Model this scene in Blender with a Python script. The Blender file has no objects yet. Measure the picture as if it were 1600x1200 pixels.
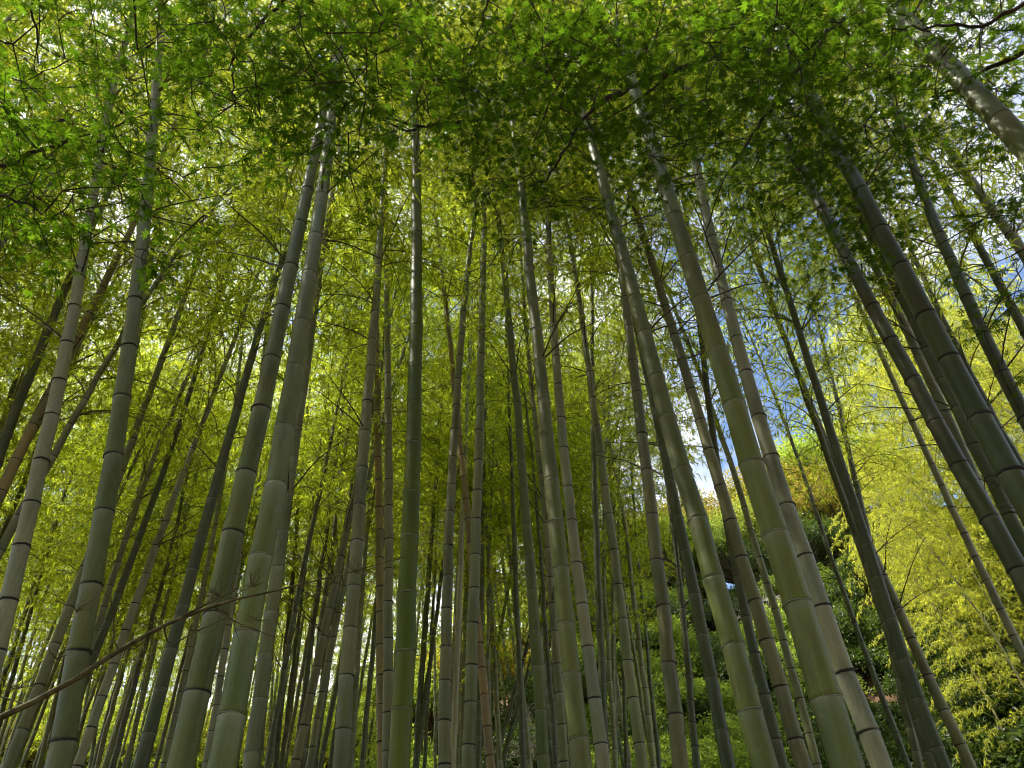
import bpy, math, random
import numpy as np
from mathutils import Matrix, Vector

# ------------------------------------------------------------------ camera, sky, sun, exposure
SC = bpy.context.scene
COL = SC.collection
PITCH, ROLL, FPX = math.radians(40.6), math.radians(3.0), 1202.0     # photo pixels: 1600 x 1200
CAM = Vector((0.0, 0.0, 1.6))
_f = Vector((0, math.cos(PITCH), math.sin(PITCH)))
_u = Vector((0, -math.sin(PITCH), math.cos(PITCH)))
_r = Vector((1, 0, 0))
C_R = _r * math.cos(ROLL) - _u * math.sin(ROLL)
C_U = _u * math.cos(ROLL) + _r * math.sin(ROLL)
C_F = _f
cam = bpy.data.cameras.new('camera')
cam.sensor_width = 36.0
cam.lens = FPX / 1600.0 * 36.0
cam.clip_end = 2000.0
cam.clip_start = 0.05
cam_o = bpy.data.objects.new('camera', cam)
cam_o.matrix_world = Matrix(((C_R.x, C_U.x, -C_F.x, CAM.x), (C_R.y, C_U.y, -C_F.y, CAM.y),
                             (C_R.z, C_U.z, -C_F.z, CAM.z), (0, 0, 0, 1)))
COL.objects.link(cam_o)
SC.camera = cam_o

SUN_EL, SUN_AZ = math.radians(60), math.radians(-88)   # azimuth from +Y (view direction), negative = towards -X
w = bpy.data.worlds.new('World'); SC.world = w; w.use_nodes = True
nt = w.node_tree; nt.nodes.clear()
n_out = nt.nodes.new('ShaderNodeOutputWorld'); n_bg = nt.nodes.new('ShaderNodeBackground')
n_sky = nt.nodes.new('ShaderNodeTexSky'); n_sky.sky_type = 'NISHITA'; n_sky.sun_disc = False
n_sky.sun_elevation = SUN_EL; n_sky.sun_rotation = SUN_AZ
n_sky.air_density = 1.0; n_sky.dust_density = 0.6; n_sky.ozone_density = 2.5
n_tc = nt.nodes.new('ShaderNodeTexCoord'); n_no = nt.nodes.new('ShaderNodeTexNoise')
n_no.inputs['Scale'].default_value = 2.6; n_no.inputs['Detail'].default_value = 7; n_no.inputs['Roughness'].default_value = .62
n_rm = nt.nodes.new('ShaderNodeValToRGB'); n_rm.color_ramp.elements[0].position = .43; n_rm.color_ramp.elements[1].position = .60
n_mx = nt.nodes.new('ShaderNodeMix'); n_mx.data_type = 'RGBA'
n_mx.inputs['B'].default_value = (7.8, 7.8, 7.8, 1)     # sunlit thin cloud, in the sky texture's own units
n_mp = nt.nodes.new('ShaderNodeMapping'); n_mp.inputs['Location'].default_value = (10.2, 5.4, 2.4)
nt.links.new(n_tc.outputs['Generated'], n_mp.inputs['Vector']); nt.links.new(n_mp.outputs['Vector'], n_no.inputs['Vector'])
nt.links.new(n_no.outputs['Fac'], n_rm.inputs['Fac'])
nt.links.new(n_rm.outputs['Color'], n_mx.inputs['Factor'])
nt.links.new(n_sky.outputs['Color'], n_mx.inputs['A'])
nt.links.new(n_mx.outputs['Result'], n_bg.inputs['Color'])
n_bg.inputs['Strength'].default_value = 0.14
nt.links.new(n_bg.outputs['Background'], n_out.inputs['Surface'])

sun = bpy.data.lights.new('sun', 'SUN'); sun.energy = 5.0; sun.angle = math.radians(0.55); sun.color = (1.0, .94, .84)
sun_o = bpy.data.objects.new('sun', sun); COL.objects.link(sun_o)
sd = Vector((math.sin(SUN_AZ) * math.cos(SUN_EL), math.cos(SUN_AZ) * math.cos(SUN_EL), math.sin(SUN_EL)))
sun_o.rotation_euler = sd.to_track_quat('Z', 'Y').to_euler()

SC.view_settings.view_transform = 'Standard'; SC.view_settings.look = 'None'
SC.view_settings.exposure = 1.0; SC.view_settings.gamma = 1.0; SC.view_settings.use_curve_mapping = False
SC.render.engine = 'CYCLES'
cy = SC.cycles
cy.max_bounces = 5; cy.diffuse_bounces = 4; cy.glossy_bounces = 1; cy.transmission_bounces = 4; cy.adaptive_threshold = .04; cy.adaptive_min_samples = 16; cy.transparent_max_bounces = 4
cy.sample_clamp_indirect = 6.0; cy.use_denoising = True; cy.filter_width = 1.0; cy.caustics_reflective = False; cy.caustics_refractive = False

# ------------------------------------------------------------------ helpers
R = np.random.default_rng(11)
random.seed(5)

def ray(px, py):
    """direction through a photo pixel with unit depth along the view axis"""
    return C_F + C_R * ((px - 800) / FPX) + C_U * ((600 - py) / FPX)

def at(px, py, depth):
    return CAM + ray(px, py) * depth

def project(p):
    d = Vector(p) - CAM
    z = d.dot(C_F)
    if z <= .05: return (-9999, -9999, z)
    return (800 + FPX * d.dot(C_R) / z, 600 - FPX * d.dot(C_U) / z, z)

def sstep(a, b, x):
    t = np.clip((np.asarray(x, float) - a) / (b - a), 0, 1)
    return t * t * (3 - 2 * t)

def ground_z(x, y):
    amp = 8.0 + 8.0 * sstep(-9, 6, x)
    h = amp * sstep(8, 34, y) + 10 * sstep(34, 90, y)
    h = h + 3.5 * sstep(7, 16, x) * sstep(3, 12, y)
    h = h + .12 * np.sin(x * .9 + 1.3) * np.cos(y * .8) + .3 * np.sin(x * .31) * np.sin(y * .27 + .5) * sstep(4, 12, y)
    return h

def ground_hit(px, py, tmin=4.0, tmax=90.0):
    d = ray(px, py); t = tmin
    while t < tmax:
        p = CAM + d * t
        if p.z < float(ground_z(p.x, p.y)): return p
        t += .15
    return None

def mesh_np(name, verts, faces, mats, midx=None, smooth=False, attrs=None):
    """verts (N,3); faces: list of arrays, each (M,k) with its own k"""
    me = bpy.data.meshes.new(name)
    verts = np.asarray(verts, np.float32).reshape(-1, 3)
    me.vertices.add(len(verts)); me.vertices.foreach_set('co', verts.ravel())
    loops = np.concatenate([np.asarray(f, np.int32).ravel() for f in faces])
    tot = np.concatenate([np.full(len(f), f.shape[1], np.int32) for f in faces])
    start = np.concatenate([[0], np.cumsum(tot)[:-1]]).astype(np.int32)
    me.loops.add(len(loops)); me.loops.foreach_set('vertex_index', loops)
    me.polygons.add(len(tot)); me.polygons.foreach_set('loop_start', start)
    for m in mats: me.materials.append(m)
    if midx is not None: me.polygons.foreach_set('material_index', np.asarray(midx, np.int32))
    me.update(calc_edges=True)
    if smooth is True: me.polygons.foreach_set('use_smooth', np.ones(len(tot), bool))
    elif smooth is not False: me.polygons.foreach_set('use_smooth', np.asarray(smooth, bool))
    for k, v in (attrs or {}).items():
        a = me.attributes.new(k, 'FLOAT', 'POINT'); a.data.foreach_set('value', np.asarray(v, np.float32))
    me.validate()
    return me

class Geo:
    """collects tubes and leaves for one mesh"""
    def __init__(s): s.v = []; s.f = []; s.m = []; s.sm = []; s.n = 0
    def add(s, verts, faces, mat=0, smooth=True):
        verts = np.asarray(verts, float).reshape(-1, 3); faces = np.asarray(faces, int)
        s.v.append(verts); s.f.append(faces + s.n); s.m.append(np.full(len(faces), mat)); s.sm.append(np.full(len(faces), smooth)); s.n += len(verts)
    def tube(s, pts, rad, sides=5, mat=0):
        pts = np.asarray([tuple(p) for p in pts], float); n = len(pts)
        rad = np.broadcast_to(np.asarray(rad, float), (n,))
        t = np.gradient(pts, axis=0); t /= np.linalg.norm(t, axis=1)[:, None] + 1e-9
        ref = np.array([0.0, 0.0, 1.0]) if abs(t[:, 2]).mean() < .8 else np.array([1.0, 0.0, 0.0])
        a = np.cross(t, ref); a /= np.linalg.norm(a, axis=1)[:, None] + 1e-9
        b = np.cross(t, a)
        ang = np.arange(sides) / sides * 2 * math.pi
        ring = a[:, None, :] * np.cos(ang)[None, :, None] + b[:, None, :] * np.sin(ang)[None, :, None]
        v = pts[:, None, :] + ring * rad[:, None, None]
        i = np.arange(n - 1)[:, None] * sides; j = np.arange(sides)[None, :]; j2 = (j + 1) % sides
        q = np.stack([i + j, i + j2, i + sides + j2, i + sides + j], -1).reshape(-1, 4)
        s.add(v, q, mat)
    def leaves(s, base, direc, side, length, width, mat=1, curl=.12):
        """lance leaves: four corners each, folded along the midrib"""
        base = np.asarray(base, float); n = len(base)
        d = direc / (np.linalg.norm(direc, axis=1)[:, None] + 1e-9)
        sd_ = side - d * np.sum(side * d, axis=1)[:, None]; sd_ /= np.linalg.norm(sd_, axis=1)[:, None] + 1e-9
        up = np.cross(sd_, d)
        L = length[:, None]; W = width[:, None]
        mid = base + d * L * .38 + up * L * curl * .5
        v = np.stack([base, mid - sd_ * W * .5 , base + d * L - up * L * curl, mid + sd_ * W * .5], 1)
        idx = np.arange(n)[:, None] * 4 + np.arange(4)[None, :]
        s.add(v.reshape(-1, 3), idx, mat, False)
    def mesh(s, name, mats):
        by = {}
        v = np.concatenate(s.v)
        fs, ms, sm = [], [], []
        for f, m, k in zip(s.f, s.m, s.sm): by.setdefault(f.shape[1], []).append((f, m, k))
        for k, l in by.items():
            fs.append(np.concatenate([a for a, _, _ in l])); ms.append(np.concatenate([b for _, b, _ in l])); sm.append(np.concatenate([c for _, _, c in l]))
        return mesh_np(name, v, fs, mats, np.concatenate(ms), smooth=np.concatenate(sm))

def link(name, me, parent=None, loc=None, mat=None, **props):
    o = bpy.data.objects.new(name, me); COL.objects.link(o)
    if parent: o.parent = parent
    if mat is not None: o.matrix_basis = mat
    elif loc is not None: o.location = loc
    for k, v in props.items(): o[k] = v
    return o

def unit(v):
    v = np.asarray(v, float); return v / (np.linalg.norm(v, axis=-1, keepdims=True) + 1e-9)

# ------------------------------------------------------------------ materials
def nodes(name):
    m = bpy.data.materials.new(name); m.use_nodes = True
    t = m.node_tree; t.nodes.clear()
    return m, t, t.nodes.new('ShaderNodeOutputMaterial')

def N(t, kind, **kw):
    n = t.nodes.new(kind)
    for k, v in kw.items(): setattr(n, k, v)
    return n

def mixc(t, fac, a, b, blend='MIX'):
    n = N(t, 'ShaderNodeMix', data_type='RGBA', blend_type=blend)
    for sock, val in (('Factor', fac), ('A', a), ('B', b)):
        if isinstance(val, bpy.types.NodeSocket): t.links.new(val, n.inputs[sock])
        elif sock == 'Factor': n.inputs[sock].default_value = val
        else: n.inputs[sock].default_value = (*val, 1)
    return n.outputs['Result']

def ramp(t, src, stops):
    n = N(t, 'ShaderNodeValToRGB'); t.links.new(src, n.inputs['Fac'])
    e = n.color_ramp.elements
    while len(e) < len(stops): e.new(.5)
    for i, (p, c) in enumerate(stops):
        e[i].position = p; e[i].color = (c, c, c, 1) if not isinstance(c, tuple) else (*c, 1)
    return n.outputs['Color']

def leaf_material(name, refl, trans, gloss=.25, yellow=(.30, .30, .03), spread=.5, share=.55):
    """thin leaf: diffuse + translucent, colour varied leaf by leaf and plant by plant"""
    m, t, out = nodes(name)
    geo = N(t, 'ShaderNodeNewGeometry'); oi = N(t, 'ShaderNodeObjectInfo')
    dk = tuple(c * (1 - spread) for c in refl); lt = tuple(min(1, c * (1 + spread)) for c in refl)
    c1 = mixc(t, geo.outputs['Random Per Island'], dk, lt)
    ylw = ramp(t, geo.outputs['Random Per Island'], [(.90, 0.0), (.97, .5)])
    c1 = mixc(t, ylw, c1, tuple(.45 * c for c in yellow))
    dk2 = tuple(c * (1 - spread * .7) for c in trans); lt2 = tuple(min(1, c * (1 + spread * .7)) for c in trans)
    c2 = mixc(t, geo.outputs['Random Per Island'], dk2, lt2)
    c2 = mixc(t, ylw, c2, yellow)
    hs = N(t, 'ShaderNodeMapRange'); t.links.new(oi.outputs['Random'], hs.inputs['Value'])
    hs.inputs['To Min'].default_value = .72; hs.inputs['To Max'].default_value = 1.25
    tint = N(t, 'ShaderNodeVectorMath', operation='SCALE'); t.links.new(c2, tint.inputs[0]); t.links.new(hs.outputs['Result'], tint.inputs['Scale'])
    pb = N(t, 'ShaderNodeBsdfPrincipled'); t.links.new(c1, pb.inputs['Base Color'])
    pb.inputs['Roughness'].default_value = .45; pb.inputs['Specular IOR Level'].default_value = gloss
    tr = N(t, 'ShaderNodeBsdfTranslucent'); t.links.new(tint.outputs['Vector'], tr.inputs['Color'])
    mx = N(t, 'ShaderNodeMixShader'); mx.inputs['Fac'].default_value = share
    t.links.new(pb.outputs['BSDF'], mx.inputs[1]); t.links.new(tr.outputs['BSDF'], mx.inputs[2])
    t.links.new(mx.outputs['Shader'], out.inputs['Surface'])
    return m

def culm_material():
    m, t, out = nodes('bamboo_skin')
    oi = N(t, 'ShaderNodeObjectInfo'); tc = N(t, 'ShaderNodeTexCoord')
    seg = N(t, 'ShaderNodeAttribute', attribute_name='seg')
    nod = N(t, 'ShaderNodeAttribute', attribute_name='ring')
    mp = N(t, 'ShaderNodeMapping'); mp.inputs['Scale'].default_value = (70, 70, 1.3); t.links.new(tc.outputs['Object'], mp.inputs['Vector'])
    fine = N(t, 'ShaderNodeTexNoise'); fine.inputs['Scale'].default_value = 1.0; fine.inputs['Detail'].default_value = 5; t.links.new(mp.outputs['Vector'], fine.inputs['Vector'])
    mp2 = N(t, 'ShaderNodeMapping'); mp2.inputs['Scale'].default_value = (9, 9, 2.2); t.links.new(tc.outputs['Object'], mp2.inputs['Vector'])
    blot = N(t, 'ShaderNodeTexNoise'); blot.inputs['Scale'].default_value = 1.0; blot.inputs['Detail'].default_value = 6; blot.inputs['Roughness'].default_value = .65
    t.links.new(mp2.outputs['Vector'], blot.inputs['Vector'])
    spk = N(t, 'ShaderNodeTexNoise'); spk.inputs['Scale'].default_value = 85; spk.inputs['Detail'].default_value = 3; t.links.new(tc.outputs['Object'], spk.inputs['Vector'])
    c = mixc(t, ramp(t, fine.outputs['Fac'], [(.3, 0.0), (.7, 1.0)]), (.84, .84, .84), (1.12, 1.12, 1.12))
    c = mixc(t, 1.0, oi.outputs['Color'], c, 'MULTIPLY')
    tone = N(t, 'ShaderNodeAttribute', attribute_name='tone')
    c = mixc(t, tone.outputs['Fac'], c, mixc(t, 1.0, c, (1.45, 1.30, 1.1), 'MULTIPLY'))
    # grey waxy bloom: strongest just under each joint, patchy elsewhere
    bloom = ramp(t, seg.outputs['Fac'], [(.0, .05), (.55, .12), (.84, .30), (.93, .55), (1.0, .95)])
    pat = ramp(t, blot.outputs['Fac'], [(.34, .30), (.66, 1.0)])
    b0 = N(t, 'ShaderNodeMath', operation='MULTIPLY'); t.links.new(bloom, b0.inputs[0]); t.links.new(pat, b0.inputs[1])
    sx = N(t, 'ShaderNodeSeparateXYZ'); t.links.new(tc.outputs['Object'], sx.inputs[0])
    hz = N(t, 'ShaderNodeMapRange', interpolation_type='SMOOTHSTEP'); t.links.new(sx.outputs['Z'], hz.inputs['Value'])
    hz.inputs['From Min'].default_value = 2.2; hz.inputs['From Max'].default_value = 6.5; hz.inputs['To Max'].default_value = .6
    ht = N(t, 'ShaderNodeMath', operation='MULTIPLY'); t.links.new(hz.outputs['Result'], ht.inputs[0]); t.links.new(pat, ht.inputs[1])
    bs_ = N(t, 'ShaderNodeMath', operation='ADD', use_clamp=True); t.links.new(b0.outputs[0], bs_.inputs[0]); t.links.new(ht.outputs[0], bs_.inputs[1])
    bl = N(t, 'ShaderNodeMath', operation='MULTIPLY'); t.links.new(bs_.outputs[0], bl.inputs[0]); t.links.new(oi.outputs['Alpha'], bl.inputs[1])
    c = mixc(t, bl.outputs[0], c, (.31, .33, .23))
    mp3 = N(t, 'ShaderNodeMapping'); mp3.inputs['Scale'].default_value = (4.5, 4.5, 1.1); t.links.new(tc.outputs['Object'], mp3.inputs['Vector'])
    mp3.inputs['Location'].default_value = (3.7, 1.1, 8.2)
    stain = N(t, 'ShaderNodeTexNoise'); stain.inputs['Scale'].default_value = 1.0; stain.inputs['Detail'].default_value = 8; stain.inputs['Roughness'].default_value = .7; t.links.new(mp3.outputs['Vector'], stain.inputs['Vector'])
    c = mixc(t, ramp(t, stain.outputs['Fac'], [(.50, 0.0), (.72, .75)]), c, (.060, .058, .026))
    mp4 = N(t, 'ShaderNodeMapping'); mp4.inputs['Scale'].default_value = (30, 30, 9); t.links.new(tc.outputs['Object'], mp4.inputs['Vector'])
    lich = N(t, 'ShaderNodeTexNoise'); lich.inputs['Scale'].default_value = 1.0; lich.inputs['Detail'].default_value = 7; lich.inputs['Roughness'].default_value = .75; t.links.new(mp4.outputs['Vector'], lich.inputs['Vector'])
    la = N(t, 'ShaderNodeMath', operation='MULTIPLY'); t.links.new(ramp(t, lich.outputs['Fac'], [(.60, 0.0), (.70, .5)]), la.inputs[0]); t.links.new(oi.outputs['Alpha'], la.inputs[1])
    c = mixc(t, la.outputs[0], c, (.33, .34, .26))
    c = mixc(t, ramp(t, spk.outputs['Fac'], [(.64, 0.0), (.72, .6)]), c, (.08, .07, .045))
    c = mixc(t, ramp(t, nod.outputs['Fac'], [(.2, 0.0), (.8, .85)]), c, (.035, .033, .022))
    pb = N(t, 'ShaderNodeBsdfPrincipled'); t.links.new(c, pb.inputs['Base Color'])
    t.links.new(ramp(t, blot.outputs['Fac'], [(.3, .36), (.7, .6)]), pb.inputs['Roughness']); pb.inputs['Specular IOR Level'].default_value = .33
    bp = N(t, 'ShaderNodeBump'); bp.inputs['Strength'].default_value = .12; bp.inputs['Distance'].default_value = .003
    t.links.new(fine.outputs['Fac'], bp.inputs['Height']); t.links.new(bp.outputs['Normal'], pb.inputs['Normal'])
    t.links.new(pb.outputs['BSDF'], out.inputs['Surface'])
    return m

def plain_material(name, a, b, scale=12.0, rough=.8, stretch=(1, 1, 1), bump=.3, lo=.35, hi=.65):
    m, t, out = nodes(name)
    tc = N(t, 'ShaderNodeTexCoord'); mp = N(t, 'ShaderNodeMapping'); mp.inputs['Scale'].default_value = stretch
    t.links.new(tc.outputs['Object'], mp.inputs['Vector'])
    no = N(t, 'ShaderNodeTexNoise'); no.inputs['Scale'].default_value = scale; no.inputs['Detail'].default_value = 6; t.links.new(mp.outputs['Vector'], no.inputs['Vector'])
    c = mixc(t, ramp(t, no.outputs['Fac'], [(lo, 0.0), (hi, 1.0)]), a, b)
    pb = N(t, 'ShaderNodeBsdfPrincipled'); t.links.new(c, pb.inputs['Base Color']); pb.inputs['Roughness'].default_value = rough; pb.inputs['Specular IOR Level'].default_value = .25
    bp = N(t, 'ShaderNodeBump'); bp.inputs['Strength'].default_value = bump; bp.inputs['Distance'].default_value = .02
    t.links.new(no.outputs['Fac'], bp.inputs['Height']); t.links.new(bp.outputs['Normal'], pb.inputs['Normal'])
    t.links.new(pb.outputs['BSDF'], out.inputs['Surface'])
    return m

M_CULM = culm_material()
M_DARK = plain_material('dark_joint', (.018, .017, .012), (.05, .047, .035), 60, .7)
M_PALE = plain_material('pale_joint', (.30, .33, .24), (.12, .13, .08), 70, .7, lo=.42, hi=.6)
M_TWIG = plain_material('bamboo_twig', (.12, .15, .04), (.19, .21, .07), 30, .6)
M_BARK = plain_material('maple_bark', (.022, .018, .014), (.075, .062, .05), 25, .85)
M_DRY = plain_material('dry_bark', (.050, .045, .015), (.13, .115, .040), 40, .75, (1, 1, 1))
M_DEAD = plain_material('bleached_twig', (.32, .28, .24), (.50, .46, .42), 30, .8)
M_SOIL = plain_material('forest_soil', (.055, .035, .02), (.16, .09, .05), 3.0, .95, bump=.8)
M_TRUNK = plain_material('tree_bark', (.05, .04, .03), (.13, .10, .075), 14, .9, (1, 1, .25), .6)
M_LEAF = leaf_material('bamboo_leaf', (.090, .140, .011), (.63, .85, .040), yellow=(.84, .82, .06), share=.66, spread=.65)
M_GOLD = leaf_material('golden_bamboo_leaf', (.30, .33, .03), (.76, .82, .07), yellow=(.80, .65, .06))  # lighter and yellower than the grove's bamboo leaf
M_MAPLE = leaf_material('maple_leaf', (.030, .064, .005), (.145, .29, .009), gloss=.2, yellow=(.35, .45, .03), spread=.45)
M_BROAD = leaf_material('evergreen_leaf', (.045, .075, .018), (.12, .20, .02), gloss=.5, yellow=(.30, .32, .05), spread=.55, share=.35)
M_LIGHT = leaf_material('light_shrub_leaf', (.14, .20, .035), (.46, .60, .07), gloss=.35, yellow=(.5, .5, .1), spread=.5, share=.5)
M_OCHRE = leaf_material('ochre_tree_leaf', (.16, .14, .025), (.50, .42, .05), gloss=.3, yellow=(.6, .45, .06), spread=.5, share=.5)

# ------------------------------------------------------------------ ground
gx = np.concatenate([np.linspace(-300, -44, 10), np.linspace(-40, 40, 101), np.linspace(44, 300, 10)])
gy = np.concatenate([np.linspace(-300, -24, 9), np.linspace(-20, 70, 113), np.linspace(76, 400, 10)])
X, Y = np.meshgrid(gx, gy)
Z = ground_z(X, Y) + (R.random(X.shape) - .5) * .10
ii = (np.arange(len(gy) - 1)[:, None] * len(gx) + np.arange(len(gx) - 1)[None, :])
quads = np.stack([ii, ii + 1, ii + len(gx) + 1, ii + len(gx)], -1).reshape(-1, 4)
link('ground', mesh_np('ground', np.stack([X, Y, Z], -1), [quads], [M_SOIL], smooth=True), kind='structure')

# ------------------------------------------------------------------ bamboo building blocks
CROWN_H = 7.0
def crown_axis(z, bend):
    k = np.clip(np.asarray(z, float) / CROWN_H, 0, 1.2)
    return np.stack([bend * k ** 2.3, 0 * k, np.asarray(z, float) - .10 * bend * k ** 3], -1)

def make_crown(name, bend, leafmat, nb=28, rmax=1.75, low=.6, per=13, lsize=.096, droop=.55, seed=0):
    """branches in pairs from the joints of the upper culm, twigs on the branches, lance leaves on the twigs"""
    g = Geo(); r = np.random.default_rng(100 + seed)
    B, D, S, L, W = [], [], [], [], []
    for i, z in enumerate(np.linspace(.05, CROWN_H * .985, nb)):
        k = z / CROWN_H
        prof = (low + (1 - low) * math.sin(min(1, k / .42) * math.pi / 2)) if k < .42 else (1 - ((k - .42) / .62) ** 1.6 * .80)
        o = crown_axis(z, bend)
        az0 = (i % 2) * math.pi + r.normal(0, .55)
        for b in range(2):
            az = az0 + (b - .5) * 1.0 + r.normal(0, .25)
            Lb = rmax * prof * r.uniform(.65, 1.15)
            e0 = r.uniform(.5, 1.0); e1 = e0 - r.uniform(.9, 1.5) * (droop + .45)
            n = 7; pts = [o]
            for s_ in range(n):
                e = e0 + (e1 - e0) * (s_ / (n - 1)) ** .8
                az += r.normal(0, .08)
                pts.append(pts[-1] + np.array([math.cos(az) * math.cos(e), math.sin(az) * math.cos(e), math.sin(e)]) * Lb / n)
            pts = np.array(pts)
            g.tube(pts, np.linspace(.0075, .0018, len(pts)) * (1.3 - k * .6), 3, 0)
            nt_ = max(4, int(Lb / .085))
            for q in range(nt_):
                tt = .18 + .82 * (q + r.random()) / nt_
                f = tt * n; a = min(int(f), n - 1); p = pts[a] + (pts[a + 1] - pts[a]) * (f - a)
                t_ = unit(pts[a + 1] - pts[a])
                sv = unit(np.cross(t_, [0, 0, 1])) * (1 if q % 2 else -1)
                tw = unit(t_ * r.uniform(.3, 1.0) + sv * r.uniform(.5, 1.1) + np.array([0, 0, r.uniform(-.45, .35)]))
                lt = r.uniform(.16, .42) * (1.1 - .4 * tt)
                e_ = p + tw * lt * .5; e2 = p + tw * lt + np.array([0, 0, -.18 * lt])
                g.tube([p, e_, e2], [.003, .002, .001], 3, 0)
                m = int(per * r.uniform(.7, 1.3))
                u = r.random(m) ** .7
                bp_ = np.where(u[:, None] < .5, p + (e_ - p) * (u[:, None] * 2), e_ + (e2 - e_) * (u[:, None] * 2 - 1))
                dv = unit(tw)[None, :] * r.uniform(.3, 1, (m, 1)) + r.normal(0, .55, (m, 3)) + np.array([0, 0, -1]) * r.uniform(0.0, droop * 1.5, (m, 1))
                B.append(bp_); D.append(dv); S.append(r.normal(0, .45, (m, 3)) + np.cross(dv, [0, 0, 1.0]))
                ll = lsize * r.uniform(.65, 1.25, m); L.append(ll); W.append(ll * r.uniform(.13, .19, m))
    g.leaves(np.concatenate(B), np.concatenate(D), np.concatenate(S), np.concatenate(L), np.concatenate(W), 1)
    return g.mesh(name, [M_TWIG, leafmat])

BENDS = [.5, .9, 1.4, .3, 1.1, .7]
CROWNS = [make_crown('bamboo_crown', BENDS[i], M_LEAF, nb=28 + i % 3, seed=i) for i in range(6)]

CROWNS_THIN = [make_crown('bamboo_crown_open', BENDS[i], M_LEAF, nb=25 + i % 3, per=12, seed=40 + i) for i in range(6)]
CROWNS_SPARSE = [make_crown('bamboo_crown_sparse', BENDS[i], M_LEAF, nb=22 + i % 3, per=9, rmax=1.55, seed=60 + i) for i in range(6)]

def culm_mesh(axis, rads, h, pitch, sides, detail, dark):
    """axis(h)->points (n,3); swollen joints every pitch(h); 'seg' = place within the joint-to-joint piece"""
    nodes_h = [h[0]]; k = h[0]
    while k < h[1]:
        k += pitch(k) * (1 + .10 * math.sin(k * 7.3 + h[1] * 31)); nodes_h.append(k)
    fr = [.004, .02, .045, .12, .5, .88, .965, .985, .996] if detail else [.004, .04, .5, .96, .996]
    bu = [.955, 1.065, 1.045, 1.0, .997, 1.0, 1.018, 1.045, .965] if detail else [.99, 1.03, 1, 1.02, .99]
    rg = [1, .25, 0, 0, 0, 0, 0, 0, .6] if dark else [.35, 0, 0, 0, 0, 0, 0, 0, .1]
    if not detail: rg = [1, .0, 0, 0, .7] if dark else [.3, 0, 0, 0, .1]
    hs, bs, sg, rn = [], [], [], []
    for a, b in zip(nodes_h[:-1], nodes_h[1:]):
        for f, q, c in zip(fr, bu, rg):
            hs.append(a + (b - a) * f); bs.append(q); sg.append(f); rn.append(c)
    hs = np.array(hs); P = axis(hs)
    jr = np.random.default_rng(int(h[1] * 1000) % 9973); kx = np.repeat(jr.normal(0, .0035 if detail else .006, (len(nodes_h), 2)), len(fr), 0)
    fr_ = np.tile(fr, len(nodes_h) - 1)[:, None]; kk = len(fr); P[:, :2] += kx[:len(hs)] * (1 - fr_) + kx[kk:kk + len(hs)] * fr_
    rad = rads(hs) * np.array(bs)
    t = np.gradient(P, axis=0); t = unit(t)
    a = unit(np.cross(t, [0, 1.0, 0])); b = np.cross(t, a)
    ang = np.arange(sides) / sides * 2 * math.pi
    v = P[:, None] + (a[:, None] * np.cos(ang)[None, :, None] + b[:, None] * np.sin(ang)[None, :, None]) * rad[:, None, None]
    n = len(hs); i = np.arange(n - 1)[:, None] * sides; j = np.arange(sides)[None]; j2 = (j + 1) % sides
    q = np.stack([i + j, i + j2, i + sides + j2, i + sides + j], -1).reshape(-1, 4)
    me = mesh_np('bamboo_culm', v, [q], [M_CULM], smooth=True, attrs={'seg': np.repeat(sg, sides), 'ring': np.repeat(rn, sides), 'tone': np.repeat(np.repeat(jr.random(len(nodes_h) - 1), len(fr)), sides)})
    return me, nodes_h

def ring_mesh(name, prof, mat, sides=20, wob=.0):
    r = np.random.default_rng(3); ang = np.arange(sides) / sides * 2 * math.pi
    dz = r.normal(0, wob, sides)
    v = np.concatenate([np.stack([np.cos(ang) * p, np.sin(ang) * p, z + dz], -1) for p, z in prof]); n = len(prof)
    i = np.arange(n - 1)[:, None] * sides; j = np.arange(sides)[None]; j2 = (j + 1) % sides
    return mesh_np(name, v, [np.stack([i + j, i + j2, i + sides + j2, i + sides + j], -1).reshape(-1, 4)], [mat], smooth=True)
RING_DARK = ring_mesh('dark_joint_ring', [(.97, -.14), (1.055, -.10), (1.07, .0), (1.055, .09), (.97, .13)], M_DARK, wob=.015)
RING_PALE = ring_mesh('pale_joint_ring', [(.97, -.08), (1.05, -.055), (1.065, .0), (1.05, .045), (.97, .07)], M_PALE, wob=.02)

def stub_mesh(seed):
    r = np.random.default_rng(seed); g = Geo()
    for q in range(2):
        az = (q - .5) * 1.1 + r.normal(0, .15); el = r.uniform(.5, .9); p = np.zeros(3); pts = [p]
        for k in range(6):
            p = p + np.array([math.cos(az) * math.cos(el), math.sin(az) * math.cos(el), math.sin(el)]) * r.uniform(.08, .16); el -= r.uniform(0, .12); az += r.normal(0, .1); pts.append(p)
        g.tube(pts, np.linspace(.0075, .0025, 7), 5)
        for k in (2, 3, 4, 5):
            d = unit(pts[k] - pts[k - 1] + r.normal(0, .7, 3)); g.tube([pts[k], pts[k] + d * .1, pts[k] + d * r.uniform(.18, .3) - [0, 0, .02]], [.0025, .002, .001], 3)
    return g.mesh('bamboo_side_branch', [M_STUB])
M_STUB = plain_material('side_branch_bark', (.030, .030, .015), (.10, .10, .05), 40, .6)
STUBS = [stub_mesh(i) for i in range(3)]
COLOURS = {'g': (.120, .140, .044), 'v': (.068, .098, .0005), 'k': (.086, .112, .012), 'd': (.042, .057, .016), 't': (.20, .165, .062), 'l': (.095, .128, .014), 'm': (.095, .122, .018), 'p': (.20, .212, .115), 'o': (.105, .114, .038)}
BLOOM = {'v': .10, 'k': .55, 'd': .35, 't': .2, 'o': .5, 'l': 1.0, 'm': .75, 'g': .85}
COUNT = 0
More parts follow.
